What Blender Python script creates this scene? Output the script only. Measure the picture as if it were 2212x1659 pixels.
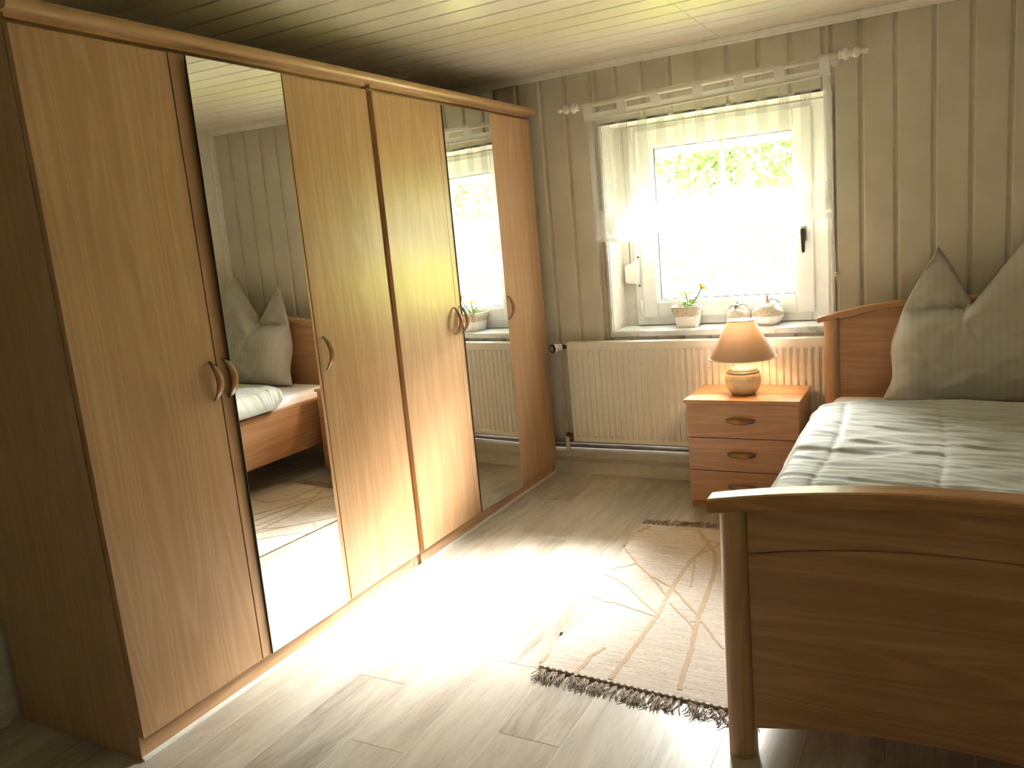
import bpy, bmesh, math, random
from mathutils import Vector, Matrix, noise
random.seed(7)
S = bpy.context.scene
for o in list(bpy.data.objects): bpy.data.objects.remove(o)
COL = S.collection
PI = math.pi

# ------------------------------------------------------------------ camera
YAW, PITCH, ROLL = 0.5048, -0.1803, -0.0911
FPX = 1723.5
fwd = Vector((-math.sin(YAW)*math.cos(PITCH), math.cos(YAW)*math.cos(PITCH), math.sin(PITCH)))
rgt = Vector((math.cos(YAW), math.sin(YAW), 0)); up = rgt.cross(fwd)
r2 = rgt*math.cos(ROLL)+up*math.sin(ROLL); u2 = up*math.cos(ROLL)-rgt*math.sin(ROLL)
cam_d = bpy.data.cameras.new('camera'); cam = bpy.data.objects.new('camera', cam_d); COL.objects.link(cam)
M = Matrix((r2, u2, -fwd)).transposed().to_4x4(); M.translation = Vector((1.939, -1.2252, 1.3373))
cam.matrix_world = M
cam_d.sensor_fit = 'HORIZONTAL'; cam_d.sensor_width = 36; cam_d.lens = FPX/2212*36
cam_d.clip_start = 0.05; cam_d.clip_end = 200
S.camera = cam

# ------------------------------------------------------------------ world, sun, exposure
W = 2.789            # window wall plane
HC = 2.166           # ceiling height
world = bpy.data.worlds.new('sky'); S.world = world; world.use_nodes = True
wn = world.node_tree.nodes; wl = world.node_tree.links
bg = wn['Background']; bg.inputs[0].default_value = (1.0, 0.97, 0.95, 1); bg.inputs[1].default_value = 23.0
sd = bpy.data.lights.new('sun_offscreen', 'SUN'); sd.energy = 20.0; sd.angle = math.radians(30); sd.color = (1.0, 0.95, 0.88)
sun = bpy.data.objects.new('sun_offscreen', sd); COL.objects.link(sun)
sun.rotation_euler = Vector((-0.36, -0.82, -0.76)).to_track_quat('-Z', 'Y').to_euler()
pd = bpy.data.lights.new('window_portal', 'AREA'); pd.shape = 'RECTANGLE'; pd.size = 0.72; pd.size_y = 0.84
pd.cycles.is_portal = True
po = bpy.data.objects.new('window_portal', pd); COL.objects.link(po)
po.location = (0.94, W+0.27, 1.335); po.rotation_euler = (-PI/2, 0, 0)
vs = S.view_settings; vs.view_transform = 'Standard'; vs.look = 'None'; vs.gamma = 1; vs.use_curve_mapping = False
vs.exposure = 3.1
S.cycles.max_bounces = 7; S.cycles.diffuse_bounces = 4; S.cycles.glossy_bounces = 4; S.cycles.transparent_max_bounces = 10

# ------------------------------------------------------------------ helpers: materials
def lin(r, g, b):
    f = lambda c: (c/255/12.92) if c/255 <= .04045 else ((c/255+.055)/1.055)**2.4
    return (f(r), f(g), f(b), 1)
class NT:
    def __init__(s, name):
        s.m = bpy.data.materials.new(name); s.m.use_nodes = True
        s.t = s.m.node_tree; s.n = s.t.nodes; s.l = s.t.links
        s.b = s.n['Principled BSDF']; s.out = s.n['Material Output']
    def add(s, typ, **kw):
        n = s.n.new(typ)
        for k, v in kw.items(): setattr(n, k, v)
        return n
    def set(s, node, i, v):
        if hasattr(v, 'is_linked') or isinstance(v, bpy.types.NodeSocket): s.l.new(v, node.inputs[i])
        else: node.inputs[i].default_value = v
    def math(s, op, a, b=0.0, c=0.0):
        n = s.add('ShaderNodeMath', operation=op); s.set(n, 0, a); s.set(n, 1, b)
        if op in ('MULTIPLY_ADD', 'COMPARE', 'SMOOTH_MIN'): s.set(n, 2, c)
        return n.outputs[0]
    def coord(s, kind='Object', scale=(1, 1, 1), rnd=0.0):
        tc = s.add('ShaderNodeTexCoord'); mp = s.add('ShaderNodeMapping'); mp.inputs['Scale'].default_value = scale
        s.l.new(tc.outputs[kind], mp.inputs[0])
        if rnd:
            oi = s.add('ShaderNodeObjectInfo'); v = s.add('ShaderNodeVectorMath', operation='SCALE')
            cx = s.add('ShaderNodeCombineXYZ')
            for i in range(3): s.l.new(oi.outputs['Random'], cx.inputs[i])
            s.l.new(cx.outputs[0], v.inputs[0]); v.inputs['Scale'].default_value = rnd
            s.l.new(v.outputs[0], mp.inputs['Location'])
        return mp.outputs[0]
    def noise(s, vec, scale=5, detail=3, rough=.5, dist=0):
        n = s.add('ShaderNodeTexNoise'); s.l.new(vec, n.inputs['Vector'])
        n.inputs['Scale'].default_value = scale; n.inputs['Detail'].default_value = detail
        n.inputs['Roughness'].default_value = rough; n.inputs['Distortion'].default_value = dist
        return n.outputs['Fac']
    def ramp(s, fac, stops):
        n = s.add('ShaderNodeValToRGB'); s.l.new(fac, n.inputs[0]); e = n.color_ramp.elements
        while len(e) < len(stops): e.new(.5)
        for i, (p, c) in enumerate(stops):
            e[i].position = p; e[i].color = c if len(c) == 4 else (*c, 1)
        return n.outputs['Color']
    def mix(s, fac, a, b, blend='MIX'):
        n = s.add('ShaderNodeMix', data_type='RGBA', blend_type=blend)
        s.set(n, 0, fac); s.set(n, 6, a); s.set(n, 7, b); return n.outputs[2]
    def bump(s, h, strength=.2, dist=.002):
        n = s.add('ShaderNodeBump'); s.l.new(h, n.inputs['Height']); n.inputs['Strength'].default_value = strength
        n.inputs['Distance'].default_value = dist; s.l.new(n.outputs[0], s.b.inputs['Normal'])
    def p(s, color=None, rough=.5, spec=.5, metal=0.0, trans=0.0, coat=0):
        if color is not None: s.set(s.b, 'Base Color', color)
        s.set(s.b, 'Roughness', rough); s.set(s.b, 'Specular IOR Level', spec); s.set(s.b, 'Metallic', metal)
        if coat: s.set(s.b, 'Coat Weight', coat); s.set(s.b, 'Coat Roughness', .25)
        return s.m
def plain(name, rgb, rough=.5, spec=.5, metal=0.0, var=.06, scale=30):
    t = NT(name); v = t.coord(rnd=9)
    n = t.noise(v, scale, 3)
    c = lin(*rgb); d = tuple(x*(1-var) for x in c[:3])+(1,); e = tuple(min(1, x*(1+var)) for x in c[:3])+(1,)
    t.p(t.ramp(n, [(.3, d), (.7, e)]), rough, spec, metal)
    return t.m
def wood(name, axis, light, dark, rough=.36, dens=1.0, spec=.5, deep=None):
    """laminated beech: long fine streaks plus loose cathedral arches along the given axis"""
    t = NT(name)
    A = [9.0]*3; A[axis] = .55
    v = t.coord(scale=tuple(a*dens for a in A), rnd=17)
    B = [150.0]*3; B[axis] = 2.5
    vb = t.coord(scale=tuple(B), rnd=17)
    big = t.noise(v, 1.0, 2, .45, .3)
    ring = t.math('SINE', t.math('MULTIPLY', big, 70.0))
    ring = t.math('MULTIPLY_ADD', ring, .5, .5)
    ring = t.math('POWER', ring, 2.0)
    fine = t.noise(vb, 1.0, 4, .6)
    mid = t.noise(t.coord(scale=tuple(a*2.2 for a in A), rnd=5), 1.0, 3, .5)
    f = t.math('ADD', t.math('MULTIPLY', ring, .22), t.math('ADD', t.math('MULTIPLY', fine, .42), t.math('MULTIPLY', mid, .5)))
    c = t.ramp(f, [(.34, lin(*dark)), (.86, lin(*light))])
    t.p(c, rough, spec); t.bump(fine, .06, .0006)
    return t.m

# ------------------------------------------------------------------ helpers: objects
ORG = {}
def worg(o): return ORG[o.name] if o is not None else Vector((0, 0, 0))
def tag(o, label=None, cat=None, group=None, kind=None):
    if label: o['label'] = label
    if cat: o['category'] = cat
    if group: o['group'] = group
    if kind: o['kind'] = kind
    return o
def empty(name, loc, label=None, cat=None, group=None, kind=None):
    o = bpy.data.objects.new(name, None); COL.objects.link(o); o.location = loc
    o.empty_display_size = .1; ORG[o.name] = Vector(loc)
    return tag(o, label, cat, group, kind)
def link_mesh(name, me, mats, parent, origin):
    if not isinstance(mats, (list, tuple)): mats = [mats]
    if not me.materials:
        for m in mats: me.materials.append(m)
    o = bpy.data.objects.new(name, me); COL.objects.link(o)
    if parent is not None: o.parent = parent
    o.location = Vector(origin)-worg(parent); ORG[o.name] = Vector(origin)
    return o
def obj(name, bm, mats, parent=None, smooth=False, origin=None):
    """bm is given in world coordinates; the object's origin goes to the middle of its base"""
    bmesh.ops.recalc_face_normals(bm, faces=bm.faces)
    if origin is None:
        lo = Vector([min(v.co[i] for v in bm.verts) for i in range(3)]); hi = Vector([max(v.co[i] for v in bm.verts) for i in range(3)])
        origin = Vector(((lo.x+hi.x)/2, (lo.y+hi.y)/2, lo.z))
    origin = Vector(origin)
    bmesh.ops.translate(bm, verts=bm.verts, vec=-origin)
    me = bpy.data.meshes.new(name); bm.to_mesh(me); bm.free()
    if smooth: me.shade_smooth()
    return link_mesh(name, me, mats, parent, origin)
def smooth_by_angle(o, deg=35):
    me = o.data; me.shade_smooth()
    try: me.set_sharp_from_angle(angle=math.radians(deg))
    except Exception: pass
    return o
def B(bm, lo, hi, bev=0.0, seg=2, mi=0):
    """add a box, optionally with rounded edges, to bm"""
    lo = Vector(lo); hi = Vector(hi)
    t = bmesh.new()
    g = bmesh.ops.create_cube(t, size=1)
    for v in t.verts: v.co = Vector(((v.co.x+.5)*(hi.x-lo.x)+lo.x, (v.co.y+.5)*(hi.y-lo.y)+lo.y, (v.co.z+.5)*(hi.z-lo.z)+lo.z))
    if bev: bmesh.ops.bevel(t, geom=list(t.edges), offset=bev, segments=seg, affect='EDGES', profile=.5)
    for f in t.faces: f.material_index = mi
    me = bpy.data.meshes.new('tmp'); t.to_mesh(me); t.free(); bm.from_mesh(me); bpy.data.meshes.remove(me)
    return bm
def box(name, lo, hi, mat, parent=None, bev=0.0, seg=2, **kw):
    return obj(name, B(bmesh.new(), lo, hi, bev, seg), mat, parent, **kw)
def loft(bm, rings, closed=True, cap=True, mi=0):
    """skin a list of rings (lists of points of equal length)"""
    R = [[bm.verts.new(p) for p in r] for r in rings]; n = len(R[0]); F = []
    for a, b in zip(R[:-1], R[1:]):
        for i in range(n if closed else n-1):
            j = (i+1) % n
            F.append(bm.faces.new((a[i], a[j], b[j], b[i])))
    if cap and closed:
        F.append(bm.faces.new(R[0][::-1])); F.append(bm.faces.new(R[-1]))
    for f in F: f.material_index = mi
    return bm
def lathe(bm, c, prof, n=32, cap=True, mi=0, axis=2):
    """prof: (radius, height) pairs turned about an axis through c"""
    rings = []
    for r, h in prof:
        ring = []
        for i in range(n):
            a = 2*PI*i/n; u, v = r*math.cos(a), r*math.sin(a)
            p = (u, v, h) if axis == 2 else ((h, u, v) if axis == 0 else (v, h, u))
            ring.append(Vector(c)+Vector(p))
        rings.append(ring)
    return loft(bm, rings, True, cap, mi)
def tube(bm, pts, r, n=8, mi=0, cap=True):
    """round tube through points; r is a number or a list"""
    pts = [Vector(p) for p in pts]; rings = []; ref = None
    for i, p in enumerate(pts):
        d = (pts[min(i+1, len(pts)-1)]-pts[max(i-1, 0)]).normalized()
        if ref is None: ref = Vector((0, 0, 1)) if abs(d.z) < .9 else Vector((1, 0, 0))
        a = d.cross(ref).normalized(); b = a.cross(d).normalized(); ref = b
        rr = r[i] if isinstance(r, (list, tuple)) else r
        rings.append([p+(a*math.cos(2*PI*k/n)+b*math.sin(2*PI*k/n))*rr for k in range(n)])
    return loft(bm, rings, True, cap, mi)
def interp(xs, ys, x):
    if x <= xs[0]: return ys[0]
    for i in range(len(xs)-1):
        if x <= xs[i+1]:
            t = (x-xs[i])/(xs[i+1]-xs[i]); t = t*t*(3-2*t)
            return ys[i]+(ys[i+1]-ys[i])*t
    return ys[-1]
def extrude_profile(bm, prof, axis, a, b, mi=0):
    """prof: 2-D closed outline; axis 0: (y,z) pairs swept in x, 1: (x,z) swept in y, 2: (x,y) swept in z"""
    def P(u, v, t): return {0: (t, u, v), 1: (u, t, v), 2: (u, v, t)}[axis]
    return loft(bm, [[P(u, v, a) for u, v in prof], [P(u, v, b) for u, v in prof]], True, True, mi)

# ------------------------------------------------------------------ materials
beech_z = wood('beech_vertical', 2, (205, 168, 130), (184, 145, 106), rough=.30)
beech_y = wood('beech_along_wardrobe', 1, (206, 168, 128), (180, 139, 100))
beech_x = wood('beech_across', 0, (206, 162, 122), (178, 132, 94))
rail_wood = wood('solid_beech_trim', 0, (206, 158, 112), (172, 120, 78), rough=.33)
wall_paint = plain('cream_painted_boards', (210, 204, 188), .42, .4, var=.05, scale=6)
plaster = plain('white_plaster', (230, 226, 216), .8, .2)
ceil_paint = plain('cream_ceiling_boards', (226, 220, 203), .36, .5, var=.03)
white_trim = plain('white_gloss_trim', (232, 229, 218), .35)
pvc = plain('white_pvc', (246, 247, 246), .3, var=.02)
rad_paint = plain('ivory_radiator_enamel', (238, 233, 220), .3, .5, var=.02)
grey_marble = NT('grey_marbled_edging')
_v = grey_marble.coord(rnd=3); _n = grey_marble.noise(_v, 18, 6, .6, 1.2)
grey_marble.p(grey_marble.ramp(_n, [(.3, lin(186, 186, 186)), (.45, lin(216, 216, 214)), (.7, lin(228, 228, 226))]), .35); grey_marble = grey_marble.m
steel = plain('brushed_steel', (176, 168, 158), .32, .5, 1.0)
dark_metal = plain('dull_dark_metal', (70, 66, 62), .4, .5, .8)
brass_old = plain('old_brass', (120, 108, 82), .4, .5, .9)
black_rubber = plain('dark_gasket', (38, 40, 44), .6)
black_plastic = plain('black_plastic', (24, 24, 26), .45)

mirror_m = NT('silvered_mirror'); mirror_m.p(lin(243, 246, 243), 0.0, .5, 1.0); mirror_m = mirror_m.m

glass = NT('window_glass')
tr = glass.add('ShaderNodeBsdfTransparent'); tr.inputs[0].default_value = (.97, .985, .98, 1)
gl = glass.add('ShaderNodeBsdfGlossy'); gl.inputs['Roughness'].default_value = 0.0
fr = glass.add('ShaderNodeFresnel'); fr.inputs[0].default_value = 1.45
mx = glass.add('ShaderNodeMixShader'); glass.l.new(fr.outputs[0], mx.inputs[0]); glass.l.new(tr.outputs[0], mx.inputs[1]); glass.l.new(gl.outputs[0], mx.inputs[2])
glass.l.new(mx.outputs[0], glass.out.inputs[0]); glass.n.remove(glass.b); glass = glass.m

def sheer(name, base, stripe, stripes=True, body=.88, tfac=.22, xa=.409, pitch=.0957, frac=.48):
    t = NT(name); t.n.remove(t.b)
    g = t.add('ShaderNodeNewGeometry'); sx = t.add('ShaderNodeSeparateXYZ'); t.l.new(g.outputs['Position'], sx.inputs[0])
    x, z = sx.outputs[0], sx.outputs[2]
    nz = t.noise(g.outputs['Position'], 700, 1)
    op = t.math('ADD', base-.05, t.math('MULTIPLY', nz, .1))
    if stripes:
        u = t.math('FRACT', t.math('DIVIDE', t.math('SUBTRACT', x, xa-10*pitch), pitch))
        band = t.math('LESS_THAN', u, frac)
        ln = t.math('LESS_THAN', t.math('FRACT', t.math('DIVIDE', x, .0065)), .42)
        s1 = t.math('MULTIPLY', band, t.math('ADD', .12, t.math('MULTIPLY', ln, stripe)))
        op = t.math('ADD', op, s1)
    ccol = t.mix(s1 if stripes else 0.0, (body, body, body*.97, 1), (body, body, body*.97, 1))
    tp = t.add('ShaderNodeBsdfTransparent'); df = t.add('ShaderNodeBsdfDiffuse'); t.l.new(ccol, df.inputs[0])
    tl = t.add('ShaderNodeBsdfTranslucent'); t.l.new(ccol, tl.inputs[0])
    m1 = t.add('ShaderNodeMixShader'); t.set(m1, 0, t.math('MULTIPLY', t.math('SUBTRACT', 1.0, s1), tfac) if stripes else tfac)
    t.l.new(df.outputs[0], m1.inputs[1]); t.l.new(tl.outputs[0], m1.inputs[2])
    m2 = t.add('ShaderNodeMixShader'); t.l.new(op, m2.inputs[0]); t.l.new(tp.outputs[0], m2.inputs[1]); t.l.new(m1.outputs[0], m2.inputs[2])
    t.l.new(m2.outputs[0], t.out.inputs[0])
    return t.m
sheer_m = sheer('sheer_striped_voile', .11, .36)
pleat_m = sheer('folded_striped_voile', .30, .30, True, .82, .45)
hem_m = sheer('voile_hem', .5, .22, True, .75, .35)
tab_m = sheer('voile_tab', .85, .0, False, .95, .4)

def fabric(name, rgb, stripe_axis=None, sheen=.3, amt=.05, pitch=.03, rough=.62):
    t = NT(name); v = t.coord()
    w = t.noise(t.coord(scale=(400, 400, 400)), 1, 2)
    big = t.noise(v, 9, 4)
    c = t.ramp(big, [(.3, tuple(x*.93 for x in lin(*rgb)[:3])), (.7, tuple(x*1.05 for x in lin(*rgb)[:3]))])
    if stripe_axis is not None:
        sp = t.add('ShaderNodeSeparateXYZ'); t.l.new(v, sp.inputs[0])
        st = t.math('LESS_THAN', t.math('FRACT', t.math('DIVIDE', t.math('ADD', sp.outputs[stripe_axis], 10), pitch)), .5)
        c = t.mix(t.math('MULTIPLY', st, amt*4), c, tuple(x*.8 for x in lin(*rgb)[:3])+(1,))
        t.l.new(t.math('MULTIPLY_ADD', st, .18, rough-.1), t.b.inputs['Roughness'])
    t.set(t.b, 'Base Color', c)
    if stripe_axis is None: t.b.inputs['Roughness'].default_value = rough
    t.b.inputs['Sheen Weight'].default_value = sheen; t.b.inputs['Specular IOR Level'].default_value = .3
    wr = t.noise(t.coord(scale=(14, 40, 25)), 1, 5, .6, .6)
    mixh = t.math('ADD', t.math('MULTIPLY', w, .08), wr)
    t.bump(mixh, .25, .004)
    return t.m
duvet_m = fabric('sage_grey_satin', (156, 155, 141))
pillow_m = fabric('sage_grey_striped_satin', (186, 182, 172), 0, .3, .05, .028)
sheet_m = fabric('white_sheet', (235, 232, 234), rough=.8)

# floor vinyl
t = NT('grey_oak_vinyl'); v = t.coord(scale=(17, 2.2, 8), rnd=23)
g1 = t.noise(v, 1, 7, .66, .9); g2 = t.noise(t.coord(scale=(190, 16, 60), rnd=23), 1, 4, .7); g3 = t.noise(t.coord(scale=(6, 1.6, 5), rnd=23), 1, 2)
crk = t.noise(t.coord(scale=(30, 2.6, 8), rnd=41), 1, 4, .6, 1.4)
f = t.math('ADD', t.math('MULTIPLY', g1, .52), t.math('ADD', t.math('MULTIPLY', g2, .26), t.math('MULTIPLY', g3, .3)))
c = t.ramp(f, [(.38, lin(116, 106, 94)), (.48, lin(160, 150, 136)), (.58, lin(186, 178, 166)), (.70, lin(208, 202, 192))])
c = t.mix(t.math('MULTIPLY', t.math('LESS_THAN', t.math('ABSOLUTE', t.math('SUBTRACT', crk, .36)), .008), .5), c, lin(116, 104, 92))
oi = t.add('ShaderNodeObjectInfo')
c = t.mix(t.math('MULTIPLY', oi.outputs['Random'], .4), c, lin(206, 198, 182))
t.p(c, .32, .5); t.bump(g2, .08, .001); vinyl = t.m
joint_m = plain('pale_floor_joint', (226, 221, 210), .6)

# rug weave
t = NT('cream_flatweave'); v = t.coord(scale=(60, 420, 1)); n1 = t.noise(v, 1, 3, .7); n2 = t.noise(t.coord(), 7, 3)
n3 = t.noise(t.coord(scale=(8, 90, 1)), 1, 3, .6)
f = t.math('ADD', t.math('MULTIPLY', n1, .7), t.math('MULTIPLY', n3, .45))
c = t.ramp(f, [(.36, lin(112, 100, 88)), (.5, lin(188, 176, 162)), (.7, lin(218, 209, 196))])
t.p(c, .95, .1); t.bump(n1, .5, .003); rug_m = t.m
rug_line_m = plain('taupe_rug_yarn', (184, 163, 138), .95, .1, var=.25, scale=260)
fringe_m = plain('undyed_fringe_yarn', (168, 154, 138), .95, .1, var=.2, scale=120)

# ------------------------------------------------------------------ the room shell
X0, X1, Y0 = -0.62, 2.47, -1.95      # left wall, right wall, near wall
floor_o = tag(box('floor', (X0-.1, -4.4, -.06), (X1+.1, W+.02, -.0008), joint_m), 'grey oak vinyl plank floor of the bedroom', 'floor', kind='structure')
PW = .1925; x = .0875-4*PW; col_i = 0
JO = {0: 1.12, 4: 1.065, 5: .578, 6: .292, 7: .80, 8: .466, 9: .10, 10: .95, 11: .3}
while x < X1:
    off = JO.get(col_i, (col_i*.37) % 1.2)
    y = off-1.22*3
    while y < W-.02:
        a, b = max(y, Y0-.3), min(y+1.22, W-.015)
        if b > a+.02 and x+PW > X0:
            bm = B(bmesh.new(), (max(x, X0)+.0013, a+.0013, -.0008), (min(x+PW, X1)-.0013, b-.0013, 0), 0)
            obj('plank', bm, vinyl, floor_o)
        y += 1.22
    x += PW; col_i += 1

# ceiling: boards run parallel to the window wall, butted along one seam
ceil_o = tag(box('ceiling', (X0-.1, -4.4, HC+.012), (X1+.1, W+.02, HC+.08), ceil_paint), 'cream boarded ceiling with narrow grooves', 'ceiling', kind='structure')
CP = .1365
def groove_board(name, axis, a, b, lo, hi, face, depth, mat, parent, ch=.004, gap=.006, sgn=1):
    """one tongue-and-groove board: a..b across, lo..hi along; face coordinate, depth to the back"""
    prof = [(a+gap, face+sgn*depth), (a+gap, face+sgn*ch), (a+gap+ch, face), (b-gap-ch, face), (b-gap, face+sgn*ch), (b-gap, face+sgn*depth)]
    bm = bmesh.new()
    if axis == 'ceil':     # swept in x, profile (y,z)
        extrude_profile(bm, prof, 0, lo, hi)
    elif axis == 'wall':   # swept in z, profile (x,y)
        extrude_profile(bm, prof, 2, lo, hi)
    return obj(name, bm, mat, parent)
y = 2.69+CP
while y > Y0:
    for lo, hi in ((X0, 1.0095), (1.0115, X1)):
        groove_board('board', 'ceil', y-CP, min(y, W), lo, hi, HC, .0125, ceil_paint, ceil_o, ch=.004, gap=.003)
    y -= CP

# window wall: slab with the opening, boards in front of it
OX0, OX1, OZ0, OZ1 = .372, 1.478, .797, 1.86
bm = bmesh.new()
for lo, hi in (((X0-.1, W+.012, -.06), (OX0, W+.42, HC+.08)), ((OX1, W+.012, -.06), (X1+.1, W+.42, HC+.08)),
               ((OX0, W+.012, -.06), (OX1, W+.42, OZ0-.02)), ((OX0, W+.012, OZ1), (OX1, W+.42, HC+.08))):
    B(bm, lo, hi)
wall = tag(obj('wall_far', bm, wall_paint), 'cream boarded wall with the window and radiator', 'wall', kind='structure')
G = [-.652, -.512, -.372, -.232, -.092, .048, .187, .328, .468, .608, .748, .889, 1.03, 1.172, 1.314, 1.456, 1.609, 1.749, 1.897, 2.038, 2.178, 2.319, 2.47]
for a, b in zip(G[:-1], G[1:]):
    a = max(a, X0)
    segs = [(.0, HC)]
    if b > OX0+.005 and a < OX1-.005:
        if a < OX0 and b > OX0: spans = [(a, OX0-.012, 0, HC), (OX0-.012, b, 0, OZ0-.03), (OX0-.012, b, OZ1, HC)]
        elif a < OX1 and b > OX1: spans = [(OX1+.012, b, 0, HC), (a, OX1+.012, 0, OZ0-.03), (a, OX1+.012, OZ1, HC)]
        else: spans = [(a, b, 0, OZ0-.03), (a, b, OZ1, HC)]
    else: spans = [(a, b, 0, HC)]
    for s0, s1, z0, z1 in spans:
        if s1-s0 < .02: continue
        groove_board('board', 'wall', s0, s1, z0, z1, W, .0125, wall_paint, wall, ch=.0075, gap=.0065)

tag(box('wall_left', (X0-.12, -4.4, -.06), (X0, W+.01, HC+.08), plaster), 'plain white wall behind the wardrobes', 'wall', kind='structure')
tag(box('wall_right', (X1, -4.4, -.06), (X1+.12, W+.01, HC+.08), plaster), 'plain white wall beside the bed', 'wall', kind='structure')
# unseen near wall; its doorway and hall are added, placed to shape the light
DX0, DX1, DZ = .79, 1.50, 1.82
bm = bmesh.new()
for lo, hi in (((X0-.1, Y0-.14, -.06), (DX0, Y0, HC+.08)), ((DX1, Y0-.14, -.06), (X1+.1, Y0, HC+.08)), ((DX0, Y0-.14, DZ), (DX1, Y0, HC+.08))): B(bm, lo, hi)
tag(obj('wall_near', bm, plaster), 'plain white unseen near wall with an added open doorway', 'wall', kind='structure')
tag(box('wall_hall_added', (X0-.1, -4.5, -.06), (X1+.1, -4.4, HC+.08), plaster), 'plain white end wall of the added, unseen hall', 'wall', kind='structure')
dr = empty('door_added', (DX0, Y0, 0), 'white door lining of the added, unseen doorway', 'door frame', kind='structure')  # lining of the added doorway, jambs spaced to bound light from behind
for a, b, z0, z1 in ((DX0-.06, DX0+.015, 0, DZ+.06), (DX1-.015, DX1+.06, 0, DZ+.06)):
    box('jamb', (a, Y0-.15, z0), (b, Y0+.012, z1), white_trim, dr, .003)
box('lintel', (DX0+.015, Y0-.15, DZ-.015), (DX1-.015, Y0+.012, DZ+.06), white_trim, dr, .003)

# trims: ceiling moulding, corner bead, baseboards
prof = [(W, HC), (W, HC-.03), (W-.006, HC-.03), (W-.010, HC-.026), (W-.012, HC-.018), (W-.022, HC-.012), (W-.03, HC-.010), (W-.034, HC-.004), (W-.034, HC)]
for k, (a, b) in enumerate(((X0, .19), (.1915, X1))):
    o = obj('trim_1', extrude_profile(bmesh.new(), prof, 0, a, b), white_trim)
    tag(o, ('short' if k == 0 else 'long')+' white moulding strip where boarded wall meets ceiling, '+('above the wardrobe' if k == 0 else 'above the curtain'), 'moulding', kind='structure')
prof = [(X1, W), (X1-.03, W), (X1-.03, W-.006), (X1-.012, W-.012), (X1-.006, W-.03), (X1, W-.03)]
tag(obj('trim_2', extrude_profile(bmesh.new(), prof, 2, 0, HC-.03), white_trim), 'white corner bead between boarded wall and bed-side wall', 'moulding', kind='structure')
base_paint = plain('cream_baseboard', (216, 211, 197), .4)
bb = empty('baseboard_far', (.9, W, 0), 'cream stepped baseboard with pipe casing under the radiator', 'baseboard', kind='structure')
def prism_x(name, prof, a, b, mat, par): return obj(name, extrude_profile(bmesh.new(), prof, 0, a, b), mat, par)
prism_x('skirting', [(W-.001, 0), (W-.052, 0), (W-.052, .008), (W-.045, .010), (W-.043, .058), (W-.038, .064), (W-.001, .064)], X0, X1, base_paint, bb)
prism_x('middle_rail', [(W-.001, .064), (W-.034, .064), (W-.034, .092), (W-.001, .092)], X0, X1, base_paint, bb)
for a, b in ((X0, .0995), (.1005, X1)):
    prism_x('pipe_casing', [(W-.001, .092), (W-.052, .092), (W-.056, .096), (W-.056, .128), (W-.05, .136), (W-.001, .136)], a, b, base_paint, bb)
grey_pipe = plain('grey_primed_pipe', (150, 144, 134), .4)
for z, r in ((.152, .012), (.178, .011)):
    obj('pipe', tube(bmesh.new(), [(X0+.02, W-.022, z), (X1-.02, W-.022, z)], r, 10), grey_pipe, bb, True)
prof = [(X0, 0), (X0+.022, 0), (X0+.022, .008), (X0+.015, .012), (X0+.014, .058), (X0+.008, .064), (X0, .064)]
o = obj('baseboard_left', extrude_profile(bmesh.new(), prof, 1, Y0, -.03), white_trim)
tag(o, 'white baseboard on the wall beyond the wardrobe side', 'baseboard', kind='structure')

# ------------------------------------------------------------------ window
win = empty('window_1', ((OX0+OX1)/2, W+.2, OZ0), 'white tilting window in a deep reveal above the radiator', 'window', kind='structure')
FY = W+.185     # room-side face of the outer frame
# reveal lining
box('reveal', (OX0, W+.0, OZ0), (OX0+.008, W+.40, OZ1), plaster, win)
box('reveal', (OX1-.008, W+.0, OZ0), (OX1, W+.40, OZ1), plaster, win)
box('reveal', (OX0, W+.0, OZ1), (OX1, W+.40, OZ1+.012), plaster, win)
box('window_sill', (OX0, W-.006, OZ0-.022), (OX1, W+.40, OZ0), pvc, win, .004)
# grey marbled edging on three sides (mitred look)
for nm, lo, hi in (('edging', (OX0-.014, W-.010, OZ0-.02), (OX0+.004, W+.008, OZ1)), ('edging', (OX1-.004, W-.010, OZ0-.02), (OX1+.014, W+.008, OZ1)), ('edging', (OX0-.014, W-.012, OZ0-.034), (OX1+.014, W+.008, OZ0-.002))):
    box(nm, lo, hi, grey_marble, win, .006, 3)
# wall return strip left of the frame
box('frame_infill', (OX0+.008, FY+.012, OZ0), (.452, FY+.09, OZ1), plaster, win)
def frame_ring(name, x0, x1, z0, z1, w, y0, y1, mat, par, bev=.004):
    bm = bmesh.new()
    B(bm, (x0, y0, z0), (x0+w, y1, z1), bev); B(bm, (x1-w, y0, z0), (x1, y1, z1), bev)
    B(bm, (x0+w-.001, y0+.0004, z0), (x1-w+.001, y1, z0+w), bev); B(bm, (x0+w-.001, y0+.0004, z1-w), (x1-w+.001, y1, z1), bev)
    return obj(name, bm, mat, par)
frame_ring('outer_frame', .448, 1.44, OZ0+.004, OZ1-.005, .080, FY, FY+.07, pvc, win)
box('frame_infill', (1.44, FY+.012, OZ0), (OX1-.008, FY+.09, OZ1), plaster, win)
sash = frame_ring('sash', .492, 1.375, .842, 1.828, .084, FY-.018, FY+.045, pvc, win, .006)
# bevelled glazing bead
frame_ring('glazing_bead', .572, 1.298, .922, 1.746, .016, FY-.008, FY+.02, pvc, sash, .005)
frame_ring('gasket', .587, 1.284, .937, 1.732, .005, FY+.004, FY+.024, black_rubber, sash, 0)
box('pane', (.588, FY+.016, .938), (1.283, FY+.020, 1.731), glass, sash)
box('glazing_bar', (.924, FY+.028, .94), (.950, FY+.04, 1.73), pvc, sash, .003)
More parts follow.
